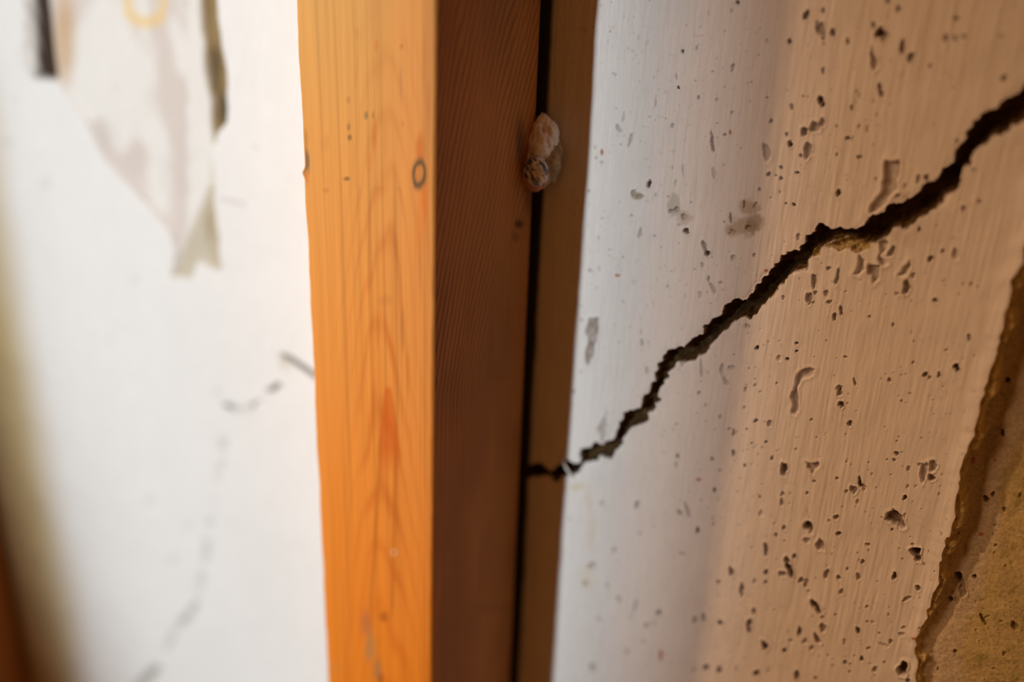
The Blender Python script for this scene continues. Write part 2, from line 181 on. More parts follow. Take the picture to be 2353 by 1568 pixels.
# ------------------------------------------------------------------ wall height field
colpx = np.concatenate([np.arange(-190, 640, 6), np.arange(640, 1190, 9), np.arange(1190, 2760, 1.95)])
gx, _ = px2wall(colpx, np.full_like(colpx, 784.0))
dz = 0.00020
z0 = px2wall(0, 1600)[1]; 
zr = px2wall(2353, 1620)[1]; zb = px2wall(1250, 1640)[1]; zt = CZ+0.006
gz = np.concatenate([np.arange(z0-0.01, zb, 0.0009), np.arange(zb, zt, dz)])
ext = 0.0007*1.11**np.arange(60); ext = np.cumsum(ext)
ext = ext[ext < 2.2]
gx = np.concatenate([gx[0]-ext[::-1], gx, gx[-1]+ext])
gz = np.concatenate([gz[0]-ext[::-1][ext[::-1] < gz[0]], gz, gz[-1]+ext[ext < 1.3]])
gz = gz[(gz > .02) & (gz < 2.58)]; gz = np.concatenate([[0.0], gz, [2.6]])
XX, ZZ = np.meshgrid(gx, gz)      # rows z, cols x
nr, nc = XX.shape
PX, PY = world2px(XX, np.zeros_like(XX), ZZ)
PX = np.clip(PX, -4000, 6000); PY = np.clip(PY, -4000, 6000)
X = XX.copy(); Z = ZZ.copy()
def poly_w(pts):
    a = np.array(pts, float); return np.stack(px2wall(a[:, 0], a[:, 1]), -1)
def rough(pts, amp, seed, levels=2, closed=True):
    r = np.random.default_rng(seed); p = np.asarray(pts, float)
    for l in range(levels):
        q = np.roll(p, -1, 0); m = (p+q)/2; d = q-p; ln = np.linalg.norm(d, axis=1, keepdims=True)
        nrm = np.stack([-d[:, 1], d[:, 0]], -1)/np.maximum(ln, 1e-9)
        m += nrm*np.clip(r.normal(0, amp, (len(p), 1)), -2*amp, 2*amp)*ln
        o = np.empty((2*len(p), 2)); o[0::2] = p; o[1::2] = m; p = o
    return p
def window(x0, x1, zz0, zz1):
    i0, i1 = np.searchsorted(gx, [x0, x1]); j0, j1 = np.searchsorted(gz, [zz0, zz1])
    return slice(j0, j1), slice(i0, i1)
def poly_sdf(P, pad=0.004):
    """signed distance (negative inside) on the grid, pad beyond = +pad; also the outward gradient"""
    sd = np.full(XX.shape, pad); nx = np.zeros(XX.shape); nz = np.zeros(XX.shape)
    Q = np.roll(P, -1, 0)
    for a, b in zip(P, Q):
        w = window(min(a[0], b[0])-pad, max(a[0], b[0])+pad, min(a[1], b[1])-pad, max(a[1], b[1])+pad)
        x = XX[w]; z = ZZ[w]
        if x.size == 0: continue
        d = b-a; t = np.clip(((x-a[0])*d[0]+(z-a[1])*d[1])/max(d@d, 1e-14), 0, 1)
        ex = x-(a[0]+t*d[0]); ez = z-(a[1]+t*d[1]); ds = np.hypot(ex, ez)
        m = ds < sd[w]
        s = sd[w]; s[m] = ds[m]; u = nx[w]; u[m] = ex[m]; u = nz[w]; u[m] = ez[m]
    mn = P.min(0); mx = P.max(0); w = window(mn[0], mx[0], mn[1], mx[1])
    x = XX[w]; z = ZZ[w]; ins = np.zeros(x.shape, bool)
    zrow = gz[w[0]]
    for a, b in zip(P, Q):
        if a[1] == b[1]: continue
        rows = np.nonzero((zrow > min(a[1], b[1])) & (zrow <= max(a[1], b[1])))[0]
        if len(rows) == 0: continue
        xc = a[0]+(zrow[rows]-a[1])/(b[1]-a[1])*(b[0]-a[0])
        ins[rows] ^= (x[rows] < xc[:, None])
    s = sd[w]; s[ins] *= -1
    return sd, nx, nz
def snap(sd, nx, nz, cell):
    global X, Z
    m = (np.abs(sd) < cell) 
    X[m] -= nx[m]; Z[m] -= nz[m]
    sd[m] = 0.0

crack_P = rough(poly_w(CR_UP+CR_LO), 0.13, 3, 2)
sdC, nx_, nz_ = poly_sdf(crack_P)
snap(sdC, nx_, nz_, 0.00009)
stone_P = rough(poly_w(STONE), 0.10, 5, 1); sdS, nx_, nz_ = poly_sdf(stone_P)
stone2_P = rough(poly_w(STONE2), 0.10, 6, 1); sdS2, _a, _b = poly_sdf(stone2_P)
sdS = np.minimum(sdS, sdS2)
ridge_w = poly_w(RIDGE)
ridge_w = np.vstack([ridge_w, [[ridge_w[-1][0]+.001, 0.0-0.2], [6, -0.2], [6, 3.2], [ridge_w[0][0]-.004, 3.2]]])
nb = len(ridge_w)-4
rp = rough(ridge_w[:len(ridge_w)-4], 0.10, 8, 1)[:-1]
ridge_P = np.vstack([rp, ridge_w[-4:]])
sdR, nx_, nz_ = poly_sdf(ridge_P, 0.016)
snap(sdR, nx_, nz_, 0.00009)

mm = 0.001
h = (fbm(X*38, Z*38, 1, 3)-.5)*0.9*mm + (fbm(X*170, Z*120, 5, 3)-.5)*0.28*mm       # gentle unevenness
st = (vnoise(X*1350, Z*75, 11)-.5)*0.055*mm + (vnoise(X*620, Z*32, 12)-.5)*0.075*mm + (vnoise(X*2400, Z*260, 13)-.5)*0.03*mm
st += (vnoise(X*1900, Z*110, 15)-.5)*0.05*mm
st *= 0.55+1.3*vnoise(X*60, Z*30, 14)
h += st                                                                              # vertical brush marks

# colours --------------------------------------------------------------
PAINT = np.array([0.80, 0.775, 0.745])
col = np.ones(XX.shape+(3,))*PAINT
tone = fbm(X*45, Z*18, 21, 4)
col *= (0.965+0.06*tone)[..., None]
DIRT_SHADE = lin((112, 70, 38)); RAWC = lin((190, 172, 122)); 
def blend(mask, c):
    global col
    m = np.clip(mask, 0, 1)[..., None]; col = col*(1-m)+np.asarray(c)*m

# ridge lip and recessed bare concrete -----------------------------------
d_out = np.clip(sdR, 0, None); d_in = np.clip(-sdR, 0, None)
lip = np.exp(-(d_out/0.0020)**2)*(sdR >= 0)*(sdR < 0.0159)
h += lip*(0.75+0.5*fbm(X*160, Z*160, 31, 3))*0.75*mm
rec = sdR < 0
t = sstep(CZ-0.166, CZ-0.10, ZZ)
depth = (1.2+5.2*t)*mm
frw = .0016*sstep(.35, .65, fbm(X*240, Z*160, 32, 3))+.0002
fall = depth*(0.10+0.90*sstep(0, .0007, d_in-frw)) + 1.1*mm*np.exp(-((d_in-0.0032)/0.0012)**2)*(.4+.6*t)
crumb = (fbm(X*1300, Z*1300, 33, 3)-.5)*1.3*mm*np.exp(-(d_in/0.0020)**2)
rawn = (fbm(X*160, Z*160, 35, 4)-.5)*1.0*mm + (fbm(X*1200, Z*1200, 36, 3)-.5)*0.22*mm
far = d_in*0.02
h = np.where(rec, -fall+crumb+rawn*np.clip(d_in/.004, 0, 1)+np.clip(far, 0, .002), h)
rc = RAWC*np.ones_like(col)*(0.82+0.36*fbm(X*300, Z*260, 41, 4))[..., None]
gsp = sstep(.66, .76, fbm(X*700, Z*500, 42, 3))[..., None]
rc = rc*(1-0.45*gsp*np.array([.6, .5, .9]))
paintish = sstep(0.010, 0.007, d_in+0.004*(fbm(X*200, Z*150, 43, 3)-.5))[..., None]
rc = rc*(1-.55*paintish)+PAINT*np.array([.80, .72, .62])*.55*paintish
edge = sstep(.0009, .0, d_in-frw)[..., None]
rc = rc*(1-edge)+lin((222, 200, 140))*(0.55+.7*fbm(X*900, Z*900, 44, 3))[..., None]*edge
col = np.where(rec[..., None], rc, col)

# exposed stone beside the crack -----------------------------------------
inS = sdS < 0
h -= np.where(inS, (0.5+0.9*sstep(0, .0008, -sdS))*mm+(fbm(X*1100, Z*1100, 51, 3)-.5)*1.1*mm, 0)
blend(inS*1.0, RAWC*0.85)
blend(inS*sstep(.52, .68, fbm(X*1300, Z*1300, 52, 3))*.8, lin((95, 60, 35)))

# pits ---------------------------------------------------------------------
dirt_shade = np.zeros(XX.shape)
def pit(cx, cy, rx, ry, rot, dark, seed):
    global h
    rx = max(rx, 1.6); ry = max(ry, 1.6); R = max(rx, ry)*1.7+2
    wx, wz = px2wall(np.array([cx-R, cx+R, cx-R, cx+R]), np.array([cy-R, cy-R, cy+R, cy+R]))
    w = window(wx.min(), wx.max(), wz.min(), wz.max())
    dx = PX[w]-cx; dy = PY[w]-cy
    if dx.size == 0: return
    a = math.radians(rot); u = dx*math.cos(a)+dy*math.sin(a); v = -dx*math.sin(a)+dy*math.cos(a)
    u, v = u/rx, v/ry
    th = np.arctan2(v, u); rs = np.random.default_rng(seed); ph = rs.random(4)*6.28
    wob = 1+.14*np.sin(2*th+ph[0])+.12*np.sin(3*th+ph[1])+.07*np.sin(5*th+ph[2])+.04*np.sin(8*th+ph[3])
    r = np.hypot(u, v)/wob
    pxm = 0.1*mm; rm = min(rx, ry)*pxm
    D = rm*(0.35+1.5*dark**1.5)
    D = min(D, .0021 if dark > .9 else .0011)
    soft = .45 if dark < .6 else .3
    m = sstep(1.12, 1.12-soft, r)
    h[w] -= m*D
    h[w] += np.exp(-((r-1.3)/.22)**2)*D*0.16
    dm = dirt_shade[w]; np.maximum(dm, m*(0.20+.72*dark**2.6 if dark >= .6 else .5*dark+.12), out=dm)
k = 0
inv = 1.0
for (ox, oy, s), txt in PITS:
    for item in txt.replace('\n', '').split(';'):
        if not item.strip(): continue
        a = [float(q) for q in item.split()]
        pit(ox+a[0]/s, oy+a[1]/s, a[2]/s*inv, a[3]/s*inv, a[4], min(a[5], 1), 100+k); k += 1
for i in range(620):
    x = rng.uniform(1300, 2560) if i < 420 else rng.uniform(1600, 2300); y = rng.uniform(-90, 1660) if i < 420 else rng.uniform(850, 1600)
    s = rng.uniform(1.3, 2.4); pit(x, y, s, s*rng.uniform(.8, 1.8), 0, rng.uniform(.2, .75), 5000+i)
for i, (pts, dp, dk) in enumerate(POLY_PITS):
    sd, _a, _b = poly_sdf(rough(poly_w(pts), .09, 60+i, 2), 0.0015)
    m = sstep(0.0001, -0.00025, sd); h -= m*(dp*(0.85+.3*fbm(X*500, Z*500, 70+i, 2)))
    dirt_shade = np.maximum(dirt_shade, m*dk*(.5+.8*fbm(X*900, Z*900, 80+i, 3)))
    h += np.exp(-((sd-.0004)/.0004)**2)*.00012*(sd < .00149)
blend(dirt_shade*(1-rec*.2), DIRT_SHADE*0.75)  # pit dirt, with some of the shade inside the pits painted in
blend(dirt_shade**5*0.9, DIRT_SHADE*0.16)
def ell(x, y, rx, ry):
    return np.hypot((PX-x)/rx, (PY-y)/ry)
for i, (x, y, rx, ry, s, c) in enumerate(STAINS):
    if s <= 0: continue
    w = fbm(X*500, Z*500, 90+i, 3)
    blend(sstep(1.15, .5, ell(x, y, rx, ry)+(w-.5)*1.1)*s, lin(c))
for x, y, rx, ry in RUST: blend(sstep(1.2, .6, ell(x, y, rx, ry))*.85, lin((178, 104, 54)))
# tiny dirt freckles in the bright strip
fr = sstep(.79, .86, vnoise(X*1500, Z*1100, 61)*.75+.25*fbm(X*90, Z*90, 62, 2))
blend(fr*.16*(PX > 1250), lin((150, 120, 95)))

# left part: torn patch, hairline cracks -----------------------------------
TORN = [(40,-260),(50,-60),(58,60),(66,178),(128,186),(150,222),(200,292),(243,372),(300,432),(345,482),(388,532),(402,585),(392,636),(438,642),(456,600),(506,622),(496,525),(488,400),(492,310),(516,284),(513,150),(494,0),(490,-260)]
SLOT = [(58,-260),(62,-40),(72,178),(122,182),(112,90),(96,-40),(90,-260)]
SLIT = [(450,-260),(448,-20),(458,100),(472,235),(480,330),(492,330),(514,280),(512,150),(500,60),(494,-20),(492,-260)]
FORK = [(470,430),(440,500),(412,570),(394,634),(438,640),(454,598),(504,620),(494,525),(488,430)]
sdT, nx_, nz_ = poly_sdf(rough(poly_w(TORN), .06, 91, 2), 0.02)
sdSl, _a, _b = poly_sdf(poly_w(SLOT), 0.02); sdSi, _a, _b = poly_sdf(rough(poly_w(SLIT), .05, 92, 2), 0.02)
sdF, _a, _b = poly_sdf(poly_w(FORK), 0.02)
inT = sstep(.0008, -.0012, sdT)
h -= inT*(1.3+1.4*fbm(X*60, Z*40, 93, 3))*mm
h -= sstep(.001, -.004, sdSl)*2.5*mm + sstep(.0006, -.003, sdSi)*2.5*mm
blend(inT*.7, lin((226, 220, 212)))
band = inT*sstep(.032, .008, np.abs(sdT+.010))*sstep(.45, .62, fbm(X*55, Z*35, 94, 3))*(PX < 420)
blend(band*.55, lin((196, 176, 164)))
blend(inT*sstep(.016, .0, ell(168, 60, 52, 230)-1)*.0, 0)
blend(inT*sstep(1.1, .3, ell(138, 90, 34, 150))*.8, lin((196, 160, 118)))
blend(inT*sstep(1.1, .4, ell(205, 330, 70, 70)+(fbm(X*60,Z*60,95,2)-.5))*.4, lin((190, 182, 176)))
blend(sstep(.001, -.001, sdSl), lin((58, 40, 27)))
blend(inT*sstep(26, 8, np.abs(PX-(492+.0*PY)))*sstep(300, 420, PY)*.6, lin((186, 170, 136)))
blend(sstep(.001, -.001, sdSi)*.92, lin((138, 108, 48)))
blend(sstep(.0, -.004, sdSi)*sstep(60, 130, PY)*sstep(.42, .6, fbm(X*120, Z*60, 96, 3))*.9, lin((52, 42, 34)))
blend(sstep(.001, -.001, sdF)*.72, lin((178, 164, 134)))
blend(inT*sstep(1.1, .3, ell(470, 520, 10, 60))*.6, lin((150, 120, 84)))
arc = np.exp(-((np.hypot((PX-325)/46, (PY-8)/44)-1)/.32)**2)*(PY > -20)*(PX > 270)*(PX < 372)
blend(arc*.75*inT, lin((232, 196, 122)))
def line_mask(pts, wpx, seed, gap=.0):
    m = np.zeros(XX.shape)
    for (x0, y0), (x1, y1) in zip(pts[:-1], pts[1:]):
        pad = wpx*4
        wx, wz = px2wall(np.array([min(x0, x1)-pad, max(x0, x1)+pad]*2), np.array([min(y0, y1)-pad]*2+[max(y0, y1)+pad]*2))
        w = window(wx.min(), wx.max(), wz.min(), wz.max())
        x = PX[w]; y = PY[w]; dx, dy = x1-x0, y1-y0
        t = np.clip(((x-x0)*dx+(y-y0)*dy)/(dx*dx+dy*dy), 0, 1)
        d = np.hypot(x-x0-t*dx, y-y0-t*dy)
        mm_ = m[w]; np.maximum(mm_, sstep(wpx*1.3, wpx*.5, d), out=mm_)
    if gap: m *= sstep(gap-.12, gap+.1, fbm(PX/26., PY/26., seed, 2))
    return m
L1 = [(780,905),(745,882),(712,857),(690,842),(668,826),(650,818)]
L2 = [(648,880),(630,894),(612,908),(590,930),(566,944),(552,948),(536,938),(516,928)]
L3 = [(515,1000),(495,1140),(484,1200),(468,1310),(446,1400),(432,1420),(404,1452),(380,1500),(352,1545),(330,1600)]
for pts, wpx, g, s in ((L1, 7, 0, .85), (L2, 8, .40, .85), (L3, 9, .50, .22)):
    m = line_mask(pts, wpx, 97, g); h -= m*.9*mm; blend(m*s, lin((84, 78, 66)))
blend(sstep(1.2, .3, ell(655, 830, 20, 26))*.35, lin((170, 160, 130)))
m = line_mask([(508,458),(540,464),(562,470)], 5, 98); blend(m*.3, lin((150, 140, 130)))
for x, y, r_ in ((26,325,14),(105,420,16),(345,1150,14),(397,1285,14),(585,338,10),(312,640,12),(500,900,12),(255,780,9),(40,230,8),(430,1210,12)):
    blend(sstep(1.2, .4, ell(x, y, r_, r_))*.16, lin((150, 145, 140)))
# formwork seam: a shallow vertical offset in the wall left of the torn patch
seam = -0.352
h += sstep(seam+.020, seam-.004, X)*1.6*mm*(X > -3)

# wall colour turns yellowish tan towards the far stud
blend(sstep(-.345, -.385, X+.006*(fbm(X*60, Z*40, 112, 3)-.5))*.9*(X < -.3), lin((196, 172, 116))*(.85+.3*fbm(X*120, Z*90, 113, 3))[..., None])
for p_, w_, s_ in (([(452,1385),(438,1408),(420,1428)], 9, .4), ([(360,1535),(338,1556),(318,1580)], 12, .55)):
    blend(line_mask(p_, w_, 97)*s_, lin((120, 112, 96)))
# gap behind the stud: its shade painted onto the wall as a dark band
gap_shade = sstep(XR+.0012, XR-.0004, X+.0008*(fbm(X*0, Z*120, 111, 3)-.5))*sstep(XR-.012, XR-.009, X)
blend(gap_shade*.96, lin((30, 22, 16)))
# crack itself ---------------------------------------------------------------
inC = sdC < 0
dC = np.clip(-sdC, 0, None)
h = np.where(inC, np.minimum(h, 0)-(5.5*mm*(1-np.exp(-dC/0.0009))*(.65+.7*fbm(X*260, Z*260, 101, 3))+(fbm(X*1000, Z*1000, 102, 3)-.35)*1.7*mm*np.clip(dC/.0004, 0, 1)), h)
cc = lin((88, 68, 44))*(0.35+1.5*fbm(X*500, Z*500, 103, 4))[..., None]
col = np.where(inC[..., None], cc, col)
blend(inC*sstep(.72, .8, fbm(X*900, Z*900, 104, 2))*.5, lin((120, 90, 45)))
chip = np.exp(-(sdC/0.0006)**2)*(sdC > 0)
h -= chip*.25*mm*sstep(.4, .7, fbm(X*400, Z*400, 105, 2))

# ------------------------------------------------------------------ wall objects
V = np.stack([X, -h, Z], -1).reshape(-1, 3); C = np.clip(col, 0.002, 1).reshape(-1, 3)
idx = np.arange(nr*nc).reshape(nr, nc)
quads = np.stack([idx[:-1, :-1], idx[:-1, 1:], idx[1:, 1:], idx[1:, :-1]], -1).reshape(-1, 4)
def fmean(a): return ((a[:-1, :-1]+a[:-1, 1:]+a[1:, 1:]+a[1:, :-1])/4).reshape(-1)
fC = fmean(sdC) < 0; fR = (fmean(sdR) < 0) & ~fC; fS = (fmean(sdS) < 0) & ~fC & ~fR
fT = (fmean(sdT) < 0) & ~fC & ~fR
def sub(name, mask, mat, parent=None):
    q = quads[mask]; u, inv_ = np.unique(q, return_inverse=True)
    return np_mesh(name, V[u], inv_.reshape(q.shape), mat, C[u], parent)
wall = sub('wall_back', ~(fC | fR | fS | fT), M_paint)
tag(wall, 'pitted off-white painted concrete wall with a jagged diagonal crack', kind='structure')
o = sub('crack', fC, M_dirt, wall); o['label'] = 'wide jagged dark crack running diagonally through the wall'
o = sub('bare_concrete', fR, M_raw, wall); o['label'] = 'recessed unpainted yellowish concrete beyond the broken paint edge'
o = sub('exposed_stone', fS, M_raw, wall); o['label'] = 'rough exposed aggregate at the lower lip of the crack'
o = sub('torn_patch', fT, M_paint, wall); o['label'] = 'V-shaped flaked patch with dark slots in the white wall'

# paint strand bridging the crack
def tube(pts, rad, nseg=10, flat=1.0, seed=0):
    pts = np.array(pts, float); n = len(pts); vs = []; fs = []
    for i, p in enumerate(pts):
        t = pts[min(i+1, n-1)]-pts[max(i-1, 0)]; t /= np.linalg.norm(t)
        a = np.cross(t, [0, 1, 0]); a /= np.linalg.norm(a); b = np.cross(t, a)
        r = rad[i] if hasattr(rad, '__len__') else rad
        for k_ in range(nseg):
            th = 2*math.pi*k_/nseg; vs.append(p+r*(math.cos(th)*a+flat*math.sin(th)*b))
    for i in range(n-1):
        for k_ in range(nseg):
            k2 = (k_+1) % nseg; fs.append([i*nseg+k_, i*nseg+k2, (i+1)*nseg+k2, (i+1)*nseg+k_])
    c0 = len(vs); vs += [pts[0], pts[-1]]
    for k_ in range(nseg):
        k2 = (k_+1) % nseg; fs.append([c0, k2, k_, c0]); fs.append([c0+1, (n-1)*nseg+k_, (n-1)*nseg+k2, c0+1])
    return np.array(vs), fs
def poly_obj(name, vs, fs, mat, colr, parent=None, origin=None):
    me = bpy.data.meshes.new(name); org = np.zeros(3) if origin is None else np.asarray(origin)
    me.from_pydata([tuple(v-org) for v in vs], [], [tuple(dict.fromkeys(f)) for f in fs]); me.update()
    at = me.color_attributes.new('pigment', 'FLOAT_COLOR', 'POINT')
    c4 = np.ones((len(vs), 4), np.float32); c4[:, :3] = colr; at.data.foreach_set('color', c4.ravel())
    for p in me.polygons: p.use_smooth = True
    me.materials.append(mat); o = bpy.data.objects.new(name, me); bpy.context.collection.objects.link(o)
    if parent is not None: o.parent = parent
    return o
sp = []
for x, y, dpt in ((1292,1048,-.0002),(1297,1058,.0004),(1302,1067,.0006),(1307,1077,.0005),(1312,1087,.0001),(1317,1097,-.0006)):
    a, b = px2wall(x, y); sp.append((float(a), -dpt-.0004, float(b)))
vs, fs = tube(sp, [.0006, .00055, .00045, .00045, .00045, .0005], 8, .5)
o = poly_obj('paint_strand', vs, fs, M_paint, PAINT*.95, wall); o['label'] = 'thin pale strand of paint bridging the crack'

# ------------------------------------------------------------------ studs
def make_stud(name, xr, z_lo, z_hi, zf_lo, zf_hi, dzf, yb=-0.0042, detailed=True):
    yf = -SD; w = SW; r = 0.0011
    seg = []                                  # (x, y, face) walking round the section
    nF, nS = (150, 150) if detailed else (30, 20)
    def arc_(cx_, cy_, a0, a1, f):
        for q in np.linspace(a0, a1, 6)[1:-1]: seg.append((cx_+r*math.cos(q), cy_+r*math.sin(q), f))
    for t_ in np.linspace(0, 1, nF): seg.append((xr-w+r+(w-2*r)*t_, yf, 0))
    arc_(xr-r, yf+r, -math.pi/2, 0, 0)
    for t_ in np.linspace(0, 1, nS): seg.append((xr, yf+r+(yb-yf-2*r)*t_, 1))
    arc_(xr-r, yb-r, 0, math.pi/2, 1)
    for q_ in ((xr-.002, yb), (xr-.0055, yb+.0002), (xr-.0065, yb+.001), (xr-.0065, -.0012)): seg.append((q_[0], q_[1], 3))  # rebate shaped in so the gap beside the wall turns dark
    for t_ in np.linspace(.18, 1, 9): seg.append((xr-r-(w-2*r)*t_, -.0009, 2))
    for t_ in np.linspace(0, 1, 24): seg.append((xr-w, yb-r-(yb-yf-2*r)*t_, 2))
    arc_(xr-w+r, yf+r, math.pi, 1.5*math.pi, 2)
    seg = np.array(seg)
    e = 0.003*1.35**np.arange(22); e = np.cumsum(e)
    zs = np.arange(zf_lo, zf_hi, dzf)
    lo = zf_lo-e; lo = lo[lo > z_lo+.01]; hi = zf_hi+e; hi = hi[hi < z_hi-.01]
    zs = np.concatenate([[z_lo], lo[::-1], zs, hi, [z_hi]])
    sx, zz = np.meshgrid(seg[:, 0], zs); sy, _ = np.meshgrid(seg[:, 1], zs); fa, _ = np.meshgrid(seg[:, 2], zs)
    n_, m_ = sx.shape
    # local face coordinates
    u = (sx-(xr-w))/w                                   # 0..1 across the front
    s = (sy-yf)/(-yf+yb)                                # 0..1 front to wall along the side
    if detailed:
        qx, qy = world2px(sx, sy, zz)
        qx = np.clip(qx, -3000, 5000); qy = np.clip(qy, -3000, 5000)
    else:
        qx = 690+300*u; qy = 700-(zz-CZ+.3)*4000; 
    # small wane and dents on the arrises
    wane = (fbm(zz*90, sx*0+3, 120, 3)-.5)*.0009
    sx2 = sx+np.where(u < .04, wane, 0)+np.where(u > .94, (fbm(zz*140, sx*0+9, 121, 3)-.5)*.0004, 0)*(fa < 1)
    notch = np.exp(-((qy-398)/10)**2)*(u < .05)*(-.0008); sx2 = sx2+(notch if detailed else 0)
    # --- front face colours
    yy = qy/1568.0
    top = np.array([.57, .30, .085]); bot = np.array([.64, .185, .014])
    g = np.clip(yy+.10*(fbm(u*6, zz*20, 122, 3)-.5), 0, 1)[..., None]
    cf = top*(1-g)**1.3+bot*(1-(1-g)**1.3)
    pinkish = sstep(.45, .95, u)[..., None]*np.clip(1-yy, 0, 1)[..., None]
    cf = cf*(1-.5*pinkish)+np.array([.70, .29, .085])*.5*pinkish
    fib = fbm(u*50, zz*12, 123, 3); cf = cf*(.93+.13*fib)[..., None]
    fib2 = fbm(u*22, zz*7, 124, 3); cf = cf*(1-.16*sstep(.5, .7, fib2))[..., None]
    xc = 884+8*np.sin(qy/230.)
    wig = (fbm(u*5, zz*30, 125, 3)-.5)
    ph = qy-560-330*(np.sqrt(1+((qx-xc)/42.0)**2)-1)+wig*190
    per = 165.0
    ring = .5+.5*np.cos(2*math.pi*ph/per+1.6*(fbm(u*3, zz*12, 126, 2)-.5)*3)
    late = ring**3.2
    amp = (.06+.44*fbm(u*8, zz*22, 127, 2)**1.3)*(.45+.9*np.exp(-((qx-xc)/48)**2))*sstep(0, 130, qy+200*wig)*np.where(qy < 430, .45, 1)*sstep(150, 60, np.abs(qx-xc))
    cf = cf*(1-(late*amp)[..., None]*np.array([.38, .72, .85]))
    def E(x, y, rx, ry, rot=0):
        a = math.radians(rot); dx = qx-x; dy = qy-y
        return np.hypot((dx*math.cos(a)+dy*math.sin(a))/rx, (-dx*math.sin(a)+dy*math.cos(a))/ry)
    def B(c, m, k_):
        m = np.clip(m, 0, 1)[..., None]; return c*(1-m)+np.array(k_)*m
    if detailed:
        # central flame of dark heartwood
        half = 5+20*np.clip((qy-880)/160, 0, 1)*np.clip((1250-qy)/200, 0.0, 1)
        fl = sstep(half+5, half-3, np.abs(qx-(892+.02*(qy-900))))*sstep(880, 900, qy)*sstep(1110, 1020, qy)
        cf = B(cf, fl*.75, (.50, .10, .010))
        for x0_, x1_ in ((873, 851), (909, 900)):
            xm = x0_+(x1_-x0_)*np.clip((qy-1060)/360, 0, 1)
            cf = B(cf, sstep(7, 2, np.abs(qx-xm))*sstep(900, 1060, qy)*sstep(1460, 1380, qy)*.6, (.42, .11, .010))
        for x_, y_, rx_, ry_, k_, c_ in ((848,590,3,120,.4,(.4,.13,.02)),(925,760,6,60,.5,(.38,.14,.03)),(868,760,5,45,.45,(.45,.14,.02)),(885,690,22,14,.3,(.4,.14,.04)),
              (938,860,6,90,.45,(.42,.14,.02)),(965,610,4,110,.35,(.45,.16,.04)),(975,130,4,80,.4,(.42,.16,.05)),(985,250,4,70,.35,(.42,.16,.05)),(920,190,5,50,.4,(.4,.18,.08)),
              (857,30,6,40,.3,(.6,.2,.08)),(866,105,6,18,.5,(.5,.15,.03)),(860,320,9,45,.55,(.5,.13,.02)),(850,370,12,30,.3,(.5,.16,.03)),(885,320,5,60,.3,(.5,.17,.05)),
              (800,230,6,10,.5,(.35,.16,.04)),(801,292,5,10,.6,(.25,.12,.03)),(804,316,6,8,.75,(.16,.09,.03)),(797,411,8,6,.8,(.14,.08,.03)),(842,265,6,11,.75,(.2,.14,.06)),(857,265,4,12,.6,(.3,.14,.03)),
              (923,107,4,7,.65,(.35,.1,.02)),(821,78,8,18,.4,(.45,.22,.06)),(748,438,8,8,.5,(.45,.15,.04)),(925,285,4,7,.4,(.4,.15,.04)),(745,330,14,22,.35,(.5,.2,.05)),
              (690,270,10,60,.35,(.5,.17,.03)),(703,372,11,34,.9,(.16,.10,.06)),(700,320,10,30,.5,(.3,.12,.04)),(702,410,9,22,.45,(.5,.13,.03)),
              (965,340,12,40,.6,(.50,.12,.02)),(975,460,10,60,.55,(.62,.14,.015)),(965,520,12,80,.3,(.62,.15,.02)),
              (840,1435,14,34,.75,(.36,.13,.05)),(850,1490,14,44,.75,(.34,.17,.06)),(866,1540,14,34,.7,(.32,.15,.05)),(830,1420,20,60,.3,(.5,.13,.02)),(880,1418,13,14,.8,(.36,.09,.01)),(876,1560,8,14,.7,(.3,.07,.01)),(905,1475,10,30,.4,(.6,.15,.02)),(770,1540,18,20,.3,(.45,.2,.04))):
            cf = B(cf, sstep(1.25, .25, E(x_, y_, rx_, ry_)+(fbm(u*30, zz*160, 128, 2)-.5)*.5)*k_, c_)
        kr = E(963, 400, 17, 33, 4)+(fbm(u*26, zz*240, 140, 3)-.5)*.45
        cf = B(cf, np.exp(-((kr-.78)/.34)**2)*.9, (.10, .065, .030))
        cf = B(cf, sstep(.62, .35, kr)*.7, (.50, .18, .045))
        nail = E(905, 1270, 9, 9); cf = B(cf, np.exp(-((nail-.75)/.25)**2)*.3, (.75, .5, .3))
    lum = .96+.08*fbm(u*90, zz*30, 129, 2); cf = cf*lum[..., None]
    # --- side face colours
    cs = np.array([.43, .18, .045])*np.ones_like(cf)  # same wood as the front, shade of this side painted in
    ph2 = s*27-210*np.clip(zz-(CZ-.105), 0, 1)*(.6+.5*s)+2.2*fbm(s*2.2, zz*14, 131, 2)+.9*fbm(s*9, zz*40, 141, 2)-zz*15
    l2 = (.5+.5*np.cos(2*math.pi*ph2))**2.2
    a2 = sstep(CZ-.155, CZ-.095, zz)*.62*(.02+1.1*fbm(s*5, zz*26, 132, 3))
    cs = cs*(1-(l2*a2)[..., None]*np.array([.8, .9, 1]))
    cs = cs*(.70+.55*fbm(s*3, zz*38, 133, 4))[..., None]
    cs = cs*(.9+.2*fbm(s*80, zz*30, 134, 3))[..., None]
    if detailed:
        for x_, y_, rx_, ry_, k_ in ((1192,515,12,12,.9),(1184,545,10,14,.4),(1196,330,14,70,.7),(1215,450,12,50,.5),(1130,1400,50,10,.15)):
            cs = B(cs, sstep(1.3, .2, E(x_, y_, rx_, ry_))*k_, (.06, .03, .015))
    cb = np.array([.62, .33, .12])*(.8+.4*fbm(s*30, zz*12, 135, 3))[..., None]
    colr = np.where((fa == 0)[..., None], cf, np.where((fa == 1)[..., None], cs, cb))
    colr = np.where((fa == 3)[..., None], np.array([.05, .03, .02]), colr)  # rebate coloured near black, painting in the shade of the gap
    # relief
    sy2 = sy-np.where(fa == 0, (late*amp)*.00012-(fbm(u*60, zz*20, 136, 2)-.5)*.00008, 0)*-1
